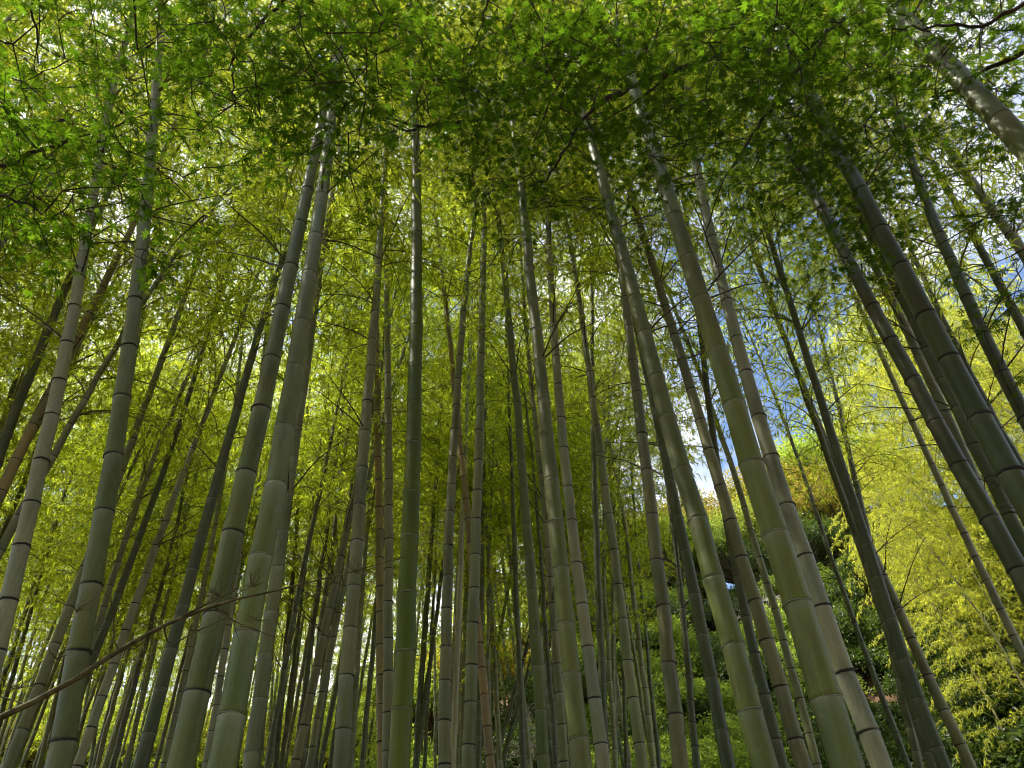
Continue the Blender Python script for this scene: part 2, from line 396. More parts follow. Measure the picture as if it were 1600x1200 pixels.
def bamboo(D, wpx, colour, ring, label, pts, group=None, crown=True, minh=7.0, rings=True, leafy_from=None, sparse=False):
    """a culm through photo points: depth from its width on the picture and its real diameter D, standing on the ground"""
    global COUNT
    COUNT += 1
    rng = np.random.default_rng(COUNT)
    P0 = at(pts[0][0], pts[0][1], FPX * D / wpx)
    hv = Vector((P0.x - CAM.x, P0.y - CAM.y, 0)); dist = hv.length; hv.normalize()
    lat = Vector((hv.y, -hv.x, 0))
    hs, ss = [], []
    for (x, y) in pts:
        d = ray(x, y); t = dist / d.dot(hv); p = CAM + d * t
        hs.append(p.z); ss.append((p - CAM).dot(lat))
    hs = np.array(hs); ss = np.array(ss)
    deg = 2 if len(pts) > 3 else 1
    co = np.polyfit(hs, ss, deg)
    if deg == 2 and abs(co[0]) > .035: co = np.array([0, *np.polyfit(hs, ss, 1)])
    if deg == 1: co = np.array([0, *co])
    lo, hi = hs.min(), hs.max()
    f = lambda h: np.where(h > hi, np.polyval(co, hi) + (2 * co[0] * hi + co[1]) * (h - hi),
                  np.where(h < lo, np.polyval(co, lo) + (2 * co[0] * lo + co[1]) * (h - lo), np.polyval(co, h)))
    gz = 0.0
    for _ in range(4):
        s0 = float(f(np.array(gz))); base = CAM + hv * dist + lat * s0; gz = float(ground_z(base.x, base.y))
    base = Vector((base.x, base.y, gz - .05))
    def world(h):
        h = np.asarray(h, float); s = f(h)
        return np.stack([CAM.x + hv.x * dist + lat.x * s, CAM.y + hv.y * dist + lat.y * s, h], -1)
    cs = max(hi - .6, gz + minh)
    if leafy_from is not None: cs = float(np.interp(-leafy_from, [-p[1] for p in pts], hs))
    H = cs + CROWN_H
    o1 = world(np.array([cs - .01, cs])); tan = Vector(unit(o1[1] - o1[0])); org = Vector(o1[1])
    ci = int(rng.integers(6)); yaw = rng.uniform(0, 2 * math.pi)
    q = Vector((0, 0, 1)).rotation_difference(tan).to_matrix().to_4x4() @ Matrix.Rotation(yaw, 4, 'Z')
    CM = np.array(Matrix.Translation(org - base) @ q)
    def axis(h):
        h = np.asarray(h, float); lowp = world(np.minimum(h, cs)) - np.array(base)
        up = crown_axis(np.maximum(h - cs, 0), BENDS[ci]); up = up @ CM[:3, :3].T + CM[:3, 3]
        return np.where((h <= cs)[:, None], lowp, up)
    r0 = D * .46
    ref = hs[0]
    prof = lambda h: np.maximum(1 - (np.clip(np.asarray(h) - gz, 0, None) / (H - gz + .4)) ** 1.55 * .97, .02)
    rads = lambda h: r0 * prof(h) / prof(ref)
    pk = rng.uniform(2.35, 2.9) * D
    pitch = lambda h: pk * (1 + .35 * min(1, max(0, h - gz) / 7)) * (1 if h < cs else .8)
    near = wpx >= 11
    me, nh = culm_mesh(axis, rads, (gz - .05, H - .1), pitch, 20 if wpx > 22 else (14 if near else 9), near, ring == 'dark')
    e = link('bamboo', None, None, base, label=label, category='bamboo'); e.empty_display_size = .2
    if label == THIN and colour == 'd': e['label'] = 'slender dark green bamboo standing deep in the grove'; group += ', dark green'
    if group: e['group'] = group
    c = link('culm', me, e); j = rng.uniform(.88, 1.12); col = COLOURS[colour]
    c.color = (col[0] * j * rng.uniform(.95, 1.06), col[1] * j, col[2] * j * rng.uniform(.9, 1.1), BLOOM.get(colour, 1.0))
    if near and rings:
        rm = RING_DARK if ring == 'dark' else RING_PALE
        hh = np.array([h for h in nh if gz + 1.2 < h < cs + .6])
        if len(hh):
            A = axis(hh); T = unit(axis(hh + .02) - axis(hh - .02))
            for a_, t_, r_ in zip(A, T, rads(hh)):
                M = Matrix.Translation(a_) @ Vector((0, 0, 1)).rotation_difference(Vector(t_)).to_matrix().to_4x4() @ Matrix.Rotation(rng.uniform(0, 6), 4, 'Z')
                thick = max(r_ * (1.1 if ring == 'dark' else .8), .018)
                link('joint_ring', rm, e, mat=M @ Matrix.Diagonal((r_, r_, thick, 1)))
        up_n = [h for h in nh if max(cs - 2.2, gz + 3.0) < h < cs]
        for h in up_n:
            if rng.random() < .55: continue
            a_ = axis(np.array([h]))[0]
            M = Matrix.Translation(a_) @ Matrix.Rotation(rng.uniform(0, 6.28), 4, 'Z') @ Matrix.Diagonal((1, 1, 1, 1)) 
            link('branch', STUBS[int(rng.integers(3))], e, mat=M)
    if crown:
        link('crown', (CROWNS_SPARSE if sparse else CROWNS_THIN)[ci], e, mat=Matrix.Translation(org - base) @ q @ Matrix.Diagonal((1.0, 1.0, 1.0, 1)))
    return e

# ------------------------------------------------------------------ the bamboos one can follow in the photograph
G_THIN = 'slender bamboos deep in the grove'
THIN = 'slender grey-green bamboo standing deep in the grove'
B_ = bamboo
B_(.105, 30, 'p', 'dark', 'pale bamboo with dark joint rings crossing in front of a tan bamboo', [(-2, 1000), (45, 806), (79, 655), (113, 497), (125, 415), (134, 388), (148, 292)])
B_(.115, 41, 'm', 'dark', 'thick bamboo with bold black joint rings behind the bare brown branch', [(93, 1200), (129, 974), (163, 797), (186, 669), (204, 542), (218, 425), (225, 315), (240, 190), (246, 117)])
B_(.10, 13, 'g', 'dark', 'thin bamboo hugging the back of the thick black-ringed one', [(193, 640), (225, 468), (237, 394), (254, 300)])
B_(.105, 20, 'g', 'dark', 'strongly leaning bamboo that passes behind the thick black-ringed one', [(14, 1200), (100, 980), (130, 880), (191, 724), (254, 566), (296, 456), (309, 395)])
B_(.095, 17, 'p', 'dark', 'shiny pale leaning bamboo with brown sheath scrap low on its side', [(120, 1200), (162, 1090), (206, 950), (265, 797), (296, 717), (333, 617)])
B_(.085, 13, 'g', 'dark', 'thin greyish bamboo beside a dark smooth one, both leaning alike', [(120, 1100), (165, 950), (186, 867), (215, 789), (258, 666), (285, 614)])
B_(.09, 14, 'd', 'pale', 'dark smooth leaning bamboo bowed towards the bright gaps', [(130, 1070), (168, 974), (220, 833), (254, 727), (289, 648), (330, 504), (347, 439)])
B_(.105, 24, 'd', 'pale', 'dark green bamboo with whitish joint rings beside the thickest leaning pair', [(220, 1200), (251, 1073), (292, 922), (329, 788), (357, 686), (378, 614), (399, 538)])
B_(.08, 11, 'g', 'dark', THIN, [(254, 1200), (299, 1005), (339, 810), (370, 597), (388, 428)], G_THIN)
B_(.12, 46, 'm', 'dark', 'thick green bamboo with thin dark rings, sheen along its flank', [(287, 1200), (321, 1015), (356, 860), (372, 797), (402, 655), (433, 535), (454, 425), (481, 292), (502, 192)])
B_(.12, 48, 'l', 'pale', 'thick pale-topped green bamboo with fine white joint lines', [(344, 1200), (371, 1056), (407, 869), (442, 703), (464, 559), (488, 394), (502, 320), (519, 172)])
B_(.11, 27, 'g', 'pale', 'grey-green bamboo with white joint lines close behind the pale-topped thick one', [(392, 1200), (409, 1090), (421, 974), (437, 860), (457, 720)])
B_(.085, 13, 'p', 'dark', 'thin pale bamboo glimpsed between the two thick green ones', [(320, 1200), (357, 994), (378, 833), (411, 559), (428, 395), (437, 165)])
B_(.085, 12, 'd', 'pale', THIN, [(418, 1200), (450, 1011), (474, 891), (492, 805)], G_THIN)
B_(.08, 8, 'd', 'pale', THIN, [(440, 1200), (460, 1010), (481, 857)], G_THIN)
B_(.10, 17, 'o', 'dark', 'olive bamboo leaning close against its twin of the same lean', [(462, 1200), (478, 1111), (495, 1035), (516, 960), (536, 850)])
B_(.09, 14, 'o', 'dark', 'narrower olive twin just behind the leaning olive bamboo', [(483, 1200), (500, 1100), (516, 1020), (545, 880)])
B_(.11, 28, 'g', 'dark', 'stout grey bamboo vanishing behind the straw-coloured one', [(533, 1200), (542, 1029), (554, 912), (561, 790), (570, 696), (577, 600), (580, 549)])
B_(.09, 11, 'g', 'pale', THIN, [(548, 1200), (566, 908), (576, 780)], G_THIN)
B_(.105, 18, 't', 'dark', 'straw-coloured dry upright bamboo next to the greenest culm', [(597, 1200), (595, 984), (593, 797), (590, 693), (589, 542), (587, 400), (585, 309), (583, 220)])
B_(.10, 19, 'g', 'dark', 'straight grey bamboo squeezed between straw-coloured and vivid green ones', [(600, 1200), (609, 994), (613, 822), (607, 641), (604, 521), (602, 404), (599, 223), (595, 69)])
B_(.118, 38, 'v', 'pale', 'vivid grass-green upright bamboo, the greenest culm of the grove', [(621, 1200), (630, 1046), (638, 891), (644, 780), (649, 655), (650, 483), (652, 404), (649, 258), (645, 134), (642, 34)])
B_(.105, 22, 'g', 'dark', 'grey bamboo with dark rings crossed behind by a crooked tan culm', [(693, 1200), (697, 1046), (704, 794), (711, 659), (723, 497), (735, 394), (741, 344)])
B_(.09, 12, 'p', 'pale', 'thin bright bamboo peeping out beside a ringed grey one', [(709, 1200), (714, 943), (724, 788), (731, 669), (737, 480)])
B_(.105, 23, 'g', 'dark', 'upright grey bamboo with evenly spaced rings and a dark thin companion', [(733, 1200), (736, 987), (745, 797), (750, 672), (753, 531), (755, 386), (757, 268)])
B_(.08, 8, 'd', 'pale', 'dark thin companion right behind an evenly ringed grey bamboo', [(752, 900), (758, 700), (760, 497)])
B_(.09, 16, 't', 'dark', 'crooked tan bamboo leaning the opposite way to its neighbours', [(762, 1200), (754, 1005), (731, 802), (721, 703), (704, 566), (690, 435), (681, 327)])
B_(.085, 11, 'd', 'pale', 'thin dark upright bamboo alone against bright yellow-green leaves', [(817, 1200), (814, 1063), (807, 925), (801, 797), (793, 566)])
B_(.105, 22, 'k', 'pale', 'smooth green bamboo with faint white rings, bare to its leafy top', [(853, 1200), (843, 1080), (831, 960), (819, 789), (810, 638), (793, 463), (784, 394), (778, 344)])
B_(.118, 35, 'k', 'pale', 'thick olive-green bamboo with whitish crusted joints in mid grove', [(910, 1200), (894, 1087), (876, 877), (866, 780), (846, 600), (836, 497), (825, 395), (817, 309)])
B_(.09, 16, 'g', 'dark', 'thin ringed bamboo half hidden by a crusty-jointed thick one', [(881, 1200), (874, 1063), (862, 943), (849, 788), (841, 703)])
B_(.08, 10, 'd', 'dark', THIN, [(868, 1200), (858, 1030), (845, 880)], G_THIN)
B_(.105, 24, 'p', 'dark', 'pale grey bamboo with crisp dark rings beside a thick olive-green one', [(943, 1200), (931, 1097), (913, 977), (891, 788), (879, 679), (869, 559), (858, 385), (855, 275)])
B_(.095, 15, 'd', 'pale', 'dark green upright bamboo in shade behind a pale ringed one', [(948, 1200), (938, 1011), (929, 788), (927, 566), (925, 428)])
B_(.10, 20, 'g', 'dark', 'slim bowed grey-green bamboo in front of the sunlit shrubs', [(1005, 1200), (989, 1097), (963, 891), (948, 797), (938, 703), (924, 600), (907, 480), (898, 428)])
B_(.105, 28, 'o', 'dark', 'straight olive bamboo with many dark rings before the hillside', [(1066, 1200), (1047, 1063), (1032, 925), (1017, 797), (1006, 686), (994, 600), (980, 497)])
B_(.125, 44, 'k', 'pale', 'thick green bamboo with rough dotted white joints, glossy near its top', [(1197, 1200), (1170, 1101), (1127, 946), (1107, 874), (1076, 787), (1041, 617), (1015, 559), (989, 463), (975, 400), (951, 320), (931, 240), (920, 206)])
B_(.10, 24, 'd', 'pale', 'dark smooth bamboo between a straight olive and a rough-jointed one', [(1143, 1200), (1122, 1132), (1102, 1029), (1088, 925), (1064, 822), (1040, 720), (1023, 635)])
B_(.085, 13, 'd', 'dark', THIN, [(1088, 1200), (1081, 1097), (1060, 900), (1040, 740)], G_THIN)
B_(.10, 20, 'd', 'dark', 'shadowy bamboo tight behind a brownish closely ringed one', [(1222, 1200), (1198, 1087), (1184, 1029), (1146, 891), (1126, 746), (1105, 600), (1098, 531)], leafy_from=640, sparse=True)
B_(.108, 28, 'o', 'dark', 'brownish closely ringed bamboo between two thick green ones', [(1258, 1200), (1232, 1118), (1194, 1001), (1153, 857), (1136, 789), (1115, 720), (1081, 621), (1060, 547), (1041, 473), (1013, 395), (982, 292)])
B_(.09, 15, 'g', 'dark', 'thin ringed bamboo partly hidden by the thickest culm', [(1278, 1200), (1239, 1063), (1205, 925), (1163, 788), (1132, 697), (1095, 593), (1057, 487)])
B_(.135, 57, 'k', 'pale', 'thickest bamboo of all, dull olive green with faint pale joints', [(1323, 1200), (1285, 1080), (1256, 987), (1232, 898), (1196, 790), (1160, 659), (1136, 590), (1115, 525), (1091, 463), (1068, 381), (1034, 285), (1017, 223), (1003, 165)])
B_(.115, 36, 'p', 'dark', 'pale grey dark-ringed bamboo running alongside the thickest culm', [(1370, 1195), (1349, 1128), (1322, 1053), (1296, 980), (1273, 912), (1235, 787), (1208, 724), (1174, 614), (1145, 514), (1115, 394), (1105, 337), (1091, 275), (1076, 179), (1072, 137)])
B_(.08, 11, 'd', 'dark', 'thin dark bamboo standing before the brown soil bank', [(1420, 1200), (1383, 1097), (1353, 1025), (1322, 936), (1273, 794), (1242, 697)], leafy_from=800, sparse=True)
B_(.10, 18, 'd', 'pale', 'dark white-jointed bamboo crossing behind a closely ringed grey one', [(1459, 1200), (1432, 1121), (1404, 1042), (1366, 925), (1325, 789), (1284, 693)], leafy_from=700, sparse=True)
B_(.105, 19, 'g', 'dark', 'closely ringed grey bamboo with leafy shoots against blue sky', [(1515, 1200), (1487, 1135), (1445, 1042), (1404, 953), (1366, 864), (1330, 787), (1301, 714), (1273, 648), (1249, 590), (1222, 507), (1187, 415)], leafy_from=690, sparse=True)
B_(.10, 23, 'd', 'pale', 'dark bamboo with white joints and bright rim before the fern bank', [(1476, 1200), (1449, 1128), (1428, 1073), (1407, 1011), (1380, 930)])
B_(.085, 10, 'd', 'dark', 'thin dark bamboo carrying low leafy tufts against blue sky', [(1350, 810), (1322, 686), (1301, 607), (1284, 531), (1263, 463)], leafy_from=770, sparse=True)
B_(.085, 14, 'p', 'dark', 'slim pale bamboo standing free before the sunlit golden bamboo', [(1590, 1010), (1562, 950), (1507, 836), (1473, 758), (1432, 679), (1390, 580), (1366, 531)], minh=9.5)
B_(.115, 34, 'd', 'dark', 'thick dark green bamboo with lower end before golden sunlit leaves', [(1590, 898), (1562, 836), (1524, 769), (1462, 659), (1411, 562), (1373, 501), (1322, 411), (1297, 344), (1246, 251)])
B_(.10, 19, 'g', 'pale', 'grey bamboo wedged between two thick dark green ones, pale joints', [(1520, 740), (1483, 659), (1442, 566), (1421, 528), (1394, 470), (1373, 428)])
B_(.105, 23, 'd', 'dark', 'dark ringed bamboo running hard beside the stoutest dark green one', [(1597, 850), (1571, 790), (1545, 738), (1490, 628), (1438, 521), (1390, 432), (1330, 310)])
B_(.128, 42, 'd', 'dark', 'stoutest dark green bamboo, wide smooth culm with sparse rings', [(1590, 755), (1559, 703), (1514, 621), (1473, 542), (1432, 466), (1396, 397), (1359, 330), (1328, 268), (1301, 210), (1277, 165)])
B_(.09, 14, 'd', 'dark', 'thin dark bamboo tucked behind the stoutest dark green one', [(1597, 734), (1573, 686), (1542, 635), (1490, 531)])
B_(.105, 24, 'd', 'dark', 'dark bamboo set apart before the brightest golden leaves', [(1597, 648), (1573, 597), (1531, 501), (1507, 452), (1476, 398), (1456, 330), (1435, 275), (1418, 223)], leafy_from=440)
B_(.095, 15, 'd', 'dark', 'shaded bamboo beside a pale branching-marked one high on the slope', [(1597, 511), (1579, 480), (1542, 402), (1517, 361), (1490, 316), (1462, 265), (1442, 227)], leafy_from=420)
B_(.10, 18, 'p', 'dark', 'pale bamboo with dark branch stubs high on the slope', [(1600, 395), (1566, 351), (1538, 313), (1511, 278), (1483, 244), (1456, 213)], leafy_from=380)
B_(.13, 40, 'k', 'pale', 'very thick green bamboo emerging from the maple leaves overhead', [(1600, 230), (1548, 172), (1504, 127), (1456, 79), (1425, 41)], minh=8)
B_(.105, 18, 'd', 'pale', 'dark green bamboo leaning behind the tan one at the grove edge', [(-10, 735), (27, 631), (55, 566), (82, 497), (107, 446), (144, 357), (175, 285), (203, 230)])
B_(.105, 19, 't', 'dark', 'tan dry leaning bamboo behind a pale ringed one', [(3, 765), (31, 707), (62, 645), (120, 531), (148, 473), (187, 397)])
B_(.075, 8, 'd', 'dark', THIN, [(10, 640), (45, 521), (62, 459), (74, 404)], G_THIN)
for (x, y, w_, x2, y2) in [(60, 1200, 8, 118, 960), (150, 1200, 9, 215, 960), (176, 1200, 10, 240, 960), (195, 1200, 9, 262, 930), (330, 1160, 8, 372, 900), (444, 1200, 7, 500, 900),
                           (500, 1200, 9, 560, 900), (515, 1200, 8, 545, 1000), (566, 1200, 10, 584, 1000), (650, 1200, 9, 690, 900), (662, 1200, 7, 676, 960), (745, 1200, 8, 790, 940),
                           (772, 1200, 8, 826, 1000), (782, 1200, 8, 850, 960), (960, 1200, 8, 958, 960), (980, 1200, 8, 975, 1080), (1030, 1200, 8, 1000, 900), (10, 1090, 8, 75, 860),
                           (25, 1000, 7, 80, 830), (60, 1040, 6, 150, 790), (-5, 860, 9, 60, 690), (270, 860, 7, 320, 700), (550, 760, 8, 590, 480), (540, 1000, 6, 552, 800), (680, 760, 7, 700, 480), (735, 700, 6, 742, 440),
                           (500, 900, 8, 545, 560), (520, 870, 6, 549, 520), (470, 760, 6, 500, 430), (900, 820, 6, 905, 640), (955, 800, 6, 950, 560)]:
    B_(.08, w_, 'd' if (x * 7) % 3 else 'g', 'dark' if x % 2 else 'pale', THIN, [(x, y), ((x + x2) / 2, (y + y2) / 2), (x2, y2)], G_THIN, minh=6.5, rings=False)

# ------------------------------------------------------------------ the rest of the grove: alike background bamboos
def tree_copy(src, loc, rot, scale, label=None):
    r = src.copy(); COL.objects.link(r); r.location = loc; r.rotation_euler = rot; r.scale = (scale,) * 3
    for ch in src.children:
        c = ch.copy(); COL.objects.link(c); c.parent = r
    if label: r['label'] = label
    return r

protos = []
def proto_bamboo(i, cs):
    bend = BENDS[i]; H = cs + CROWN_H; rr = np.random.default_rng(50 + i); amp = rr.uniform(-.25, .25)
    def axis(h):
        h = np.asarray(h, float); lowp = np.stack([amp * (np.minimum(h, cs) / cs - 1) * np.minimum(h, cs) / cs, 0 * h, np.minimum(h, cs)], -1)
        up = crown_axis(np.maximum(h - cs, 0), bend); return lowp + up
    rads = lambda h: .045 * np.maximum(1 - (np.clip(h, 0, None) / (H + .4)) ** 1.5 * .97, .03)
    me, _ = culm_mesh(axis, rads, (-.15, H - .1), lambda h: .24 + .10 * min(1, h / 6), 8, False, i % 2 == 0)
    return me
PROTO = [(proto_bamboo(i, c), i, c) for i, c in enumerate([6.0, 7.0, 6.5, 5.5, 6.2, 7.4])]
LOWPROTO = [(proto_bamboo(i, c), i, c) for i, c in enumerate([2.2, 3.4, 1.6, 2.8, 4.0, 2.0])]
FARLBL = {'d': 'thin dark green bamboo among the crowded stems at the back', 'g': 'thin grey-green bamboo among the crowded stems at the back', 'k': 'thin fresh green bamboo among the crowded stems at the back', 'o': 'thin olive bamboo among the crowded stems at the back'}
LBL = {'low': 'leafy bamboo with foliage down to its foot behind the grove stems', 'far': 'thin dark bamboo among the crowded stems at the back of the grove', 'side': 'tall bamboo of the dense leafy stand along the grove edge'}
spots = []
def background(n, sampler, label, group, test, gap=.55, scale=(.9, 1.15), tries=6000, low=False):
    rr = np.random.default_rng(len(label) * 7 + n); made = 0
    for _ in range(tries):
        if made >= n: break
        x, y = sampler(rr)
        if any((x - a) ** 2 + (y - b) ** 2 < gap * gap for a, b in spots): continue
        gz = float(ground_z(x, y))
        if not test(x, y, gz): continue
        spots.append((x, y)); made += 1
        me, i, cs = (LOWPROTO if low else PROTO)[int(rr.integers(6))]
        e = link('bamboo', None, None, (x, y, gz - .05), label=label, category='bamboo', group=group); e.empty_display_size = .2
        e.rotation_euler = (rr.normal(0, .045), rr.normal(0, .045), rr.uniform(0, 6.28)); s = rr.uniform(*scale); e.scale = (s, s, s)
        c = link('culm', me, e); k = rr.uniform(.75, 1.2); ck = str(rr.choice(['d', 'd', 'g', 'k', 'o'])); col = COLOURS[ck]
        if label == LBL['far']: e['label'] = FARLBL[ck]; e['group'] = group + ', ' + {'d': 'dark green', 'g': 'grey-green', 'k': 'fresh green', 'o': 'olive'}[ck]
        c.color = (col[0] * k, col[1] * k, col[2] * k, 1)
        link('crown', CROWNS[i], e, loc=(0, 0, cs))
    return made

def open_sky(x, y, gz):
    """True where a crown would not close the gap of sky and sunlit hill"""
    for h in (6.5, 9.0, 11.5, 13.0):
        px, py, z = project((x, y, gz + h))
        if z > 0 and 985 < px < 1640 and 300 < py < 1300: return False
    return True

def fan(r0, r1, a0, a1):
    def s(rr):
        r = math.sqrt(rr.uniform(r0 * r0, r1 * r1)); a = math.radians(rr.uniform(a0, a1)); return r * math.sin(a), r * math.cos(a)
    return s
background(54, fan(10.5, 19, -40, 11), LBL['far'], 'bamboos at the back of the grove', open_sky, .7)
background(60, fan(18, 29, -38, 5), LBL['far'], 'bamboos at the back of the grove', open_sky, .9)
background(50, fan(19, 33, -40, 4), LBL['low'], 'leafy bamboos behind the grove', open_sky, 1.0, (.9, 1.2), low=True)
background(40, fan(7, 15, -68, -40), LBL['side'], 'bamboos along the grove edge', lambda x, y, g: True, .9)

background(13, fan(5.5, 13, -105, -66), LBL['side'], 'bamboos along the grove edge', lambda x, y, g: True, .9)  # out-of-view bamboos added to keep sun off the maple and left culms

# ------------------------------------------------------------------ sunlit golden bamboos on the slope
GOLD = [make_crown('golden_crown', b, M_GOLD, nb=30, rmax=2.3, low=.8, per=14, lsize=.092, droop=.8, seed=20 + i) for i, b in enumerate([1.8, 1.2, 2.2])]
gcul = []
for i, b in enumerate([1.8, 1.2, 2.2]):
    cs = 1.6; H = cs + CROWN_H
    def axis(h, b=b, cs=cs):
        h = np.asarray(h, float); lowp = np.stack([0 * h, 0 * h, np.minimum(h, cs)], -1); return lowp + crown_axis(np.maximum(h - cs, 0), b)
    gcul.append(culm_mesh(axis, lambda h, H=H: .04 * np.maximum(1 - np.clip(h, 0, None) / (H + .4) * .97, .03), (-.15, H - .1), lambda h: .3, 7, False, True)[0])
gold_px = [(1470, 960, 21, 1.0), (1530, 1000, 19, 1.15), (1590, 960, 20, 1.3), (1650, 1000, 18, 1.3), (1710, 960, 18, 1.4), (1520, 860, 24, 1.2), (1590, 830, 24, 1.4),
           (1660, 820, 23, 1.55), (1740, 850, 22, 1.5), (1570, 760, 28, 1.4), (1640, 730, 28, 1.6), (1720, 730, 27, 1.6), (1560, 1090, 17, .95), (1640, 1110, 16, 1.0), (1720, 1060, 16, 1.2), (1780, 800, 24, 1.5),
           (1590, 1180, 15, .8), (1670, 1200, 14, .9), (1500, 1060, 19, .85), (1800, 900, 20, 1.5), (1760, 960, 17, 1.3)]
for k, (px, py, dep, s) in enumerate(gold_px):
    p = at(px, py, dep); gz = float(ground_z(p.x, p.y)); i = k % 3
    e = link('bamboo', None, None, (p.x, p.y, gz - .05), label='sunlit golden-green drooping bamboo on the slope beyond the grove', category='bamboo', group='golden bamboos on the slope'); e.empty_display_size = .2
    e.scale = (s, s, s); e.rotation_euler = (random.gauss(0, .05), random.gauss(0, .05), math.radians(200 + random.uniform(-60, 60)))
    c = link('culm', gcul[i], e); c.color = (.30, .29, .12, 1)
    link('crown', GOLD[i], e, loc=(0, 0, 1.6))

# ------------------------------------------------------------------ shrubs and trees of the hillside
def leafy(name, leafmat, rad, nclump, per, lsize, seed, trunk_h=0.0, aspect=.5):
    """returns (wood mesh, foliage mesh): stems to clumps of small leaves"""
    r = np.random.default_rng(seed); gw, gl = Geo(), Geo()
    cents = []
    for i in range(nclump):
        d = unit(r.normal(0, 1, 3)); d[2] = abs(d[2]) * 1.0 - .25
        cents.append(d * rad * np.array([1, 1, .8]) * r.uniform(.55, 1.0) * np.array([1 + .25 * math.sin(3 * i), 1, 1]) + np.array([0, 0, trunk_h + rad * .55]))
    fork = np.array([0, 0, max(trunk_h * .75, .12)])
    if trunk_h > .5:
        gw.tube([(0, 0, -.2), (.05, .02, trunk_h * .3), tuple(fork)], [rad * .085, rad * .065, rad * .05], 8)
    else: gw.tube([(0, 0, -.2), tuple(fork)], [.05, .04], 6)
    B, D, S, L, W = [], [], [], [], []
    for c in cents:
        mid = fork * .5 + c * .5 + r.normal(0, .08 * rad, 3)
        gw.tube([fork, mid, c], [rad * .03, rad * .018, rad * .006], 5)
        cr = rad * r.uniform(.26, .46); m = int(per * r.uniform(.7, 1.3))
        d = unit(r.normal(0, 1, (m, 3))); rr_ = r.random(m) ** .45
        pos = c + d * cr * rr_[:, None] * np.array([1, 1, .65])
        B.append(pos); D.append(d + r.normal(0, .6, (m, 3)) + [0, 0, -.15]); S.append(r.normal(0, .5, (m, 3)) + np.cross(d, [0, 0, 1.]))
        l = lsize * r.uniform(.6, 1.3, m); L.append(l); W.append(l * aspect)
    gl.leaves(np.concatenate(B), np.concatenate(D), np.concatenate(S), np.concatenate(L), np.concatenate(W), 0)
    return gw.mesh(name + '_wood', [M_TRUNK]), gl.mesh(name + '_foliage', [leafmat])

SHRUB = {'dark': [leafy('dark_shrub', M_BROAD, 1.0, 26, 190, .085, 1), leafy('dark_shrub', M_BROAD, 1.0, 30, 170, .10, 2)],
         'light': [leafy('light_shrub', M_LIGHT, 1.0, 28, 190, .08, 3), leafy('light_shrub', M_LIGHT, 1.0, 24, 200, .095, 4)]}
TREE = {'ochre': [leafy('ochre_tree', M_OCHRE, 2.4, 46, 260, .12, 5, 1.3), leafy('ochre_tree', M_OCHRE, 2.2, 44, 260, .12, 6, .9)],
        'green': [leafy('green_tree', M_LIGHT, 2.4, 46, 260, .12, 7, 1.2), leafy('green_tree', M_BROAD, 2.4, 50, 240, .12, 8, 1.2)]}
SHADE_TREE = leafy('shade_tree', M_BROAD, 2.4, 50, 220, .13, 8, 3.0)
def plant(kind, px, py, s, label, group, category, name, i=0, depth=None):
    p = at(px, py, depth) if depth else ground_hit(px, py)
    if p is None: return
    src = (SHRUB.get(kind) or TREE.get(kind))[i % 2]
    e = link(name, None, None, (p.x, p.y, float(ground_z(p.x, p.y)) - .05), label=label, category=category, group=group); e.empty_display_size = .2
    e.scale = (s * random.uniform(.85, 1.2), s * random.uniform(.85, 1.2), s * random.uniform(.85, 1.1)); e.rotation_euler = (0, 0, random.uniform(0, 6.28))
    link('trunk' if category == 'tree' else 'stem', src[0], e); link('crown' if category == 'tree' else 'foliage', src[1], e)
rs = random.Random(9)
k = 0
for py in range(846, 1330, 34):
    for px in range(930, 1680, 62):
        x = px + rs.uniform(-28, 28); y = py + rs.uniform(-16, 16)
        if 1375 < x < 1440 and 1080 < y < 1210: continue            # the bare soil patch
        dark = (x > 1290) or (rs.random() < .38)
        k += 1
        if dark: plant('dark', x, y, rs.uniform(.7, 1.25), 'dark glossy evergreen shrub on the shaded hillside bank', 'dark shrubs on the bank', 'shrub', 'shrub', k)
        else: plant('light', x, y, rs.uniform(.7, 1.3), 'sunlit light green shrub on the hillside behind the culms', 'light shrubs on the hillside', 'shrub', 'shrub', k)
for py in range(1000, 1340, 60):
    for px in range(-40, 930, 95):
        x = px + rs.uniform(-40, 40); y = py + rs.uniform(-25, 25); k += 1
        kind = 'light' if rs.random() < .45 else 'dark'
        plant(kind, x, y, rs.uniform(.8, 1.5), 'leafy shrub at the foot of the slope behind the crowded stems' if kind == 'light' else 'deep green shrub in the shade behind the crowded stems', 'shrubs behind the crowded stems', 'shrub', 'shrub', k)
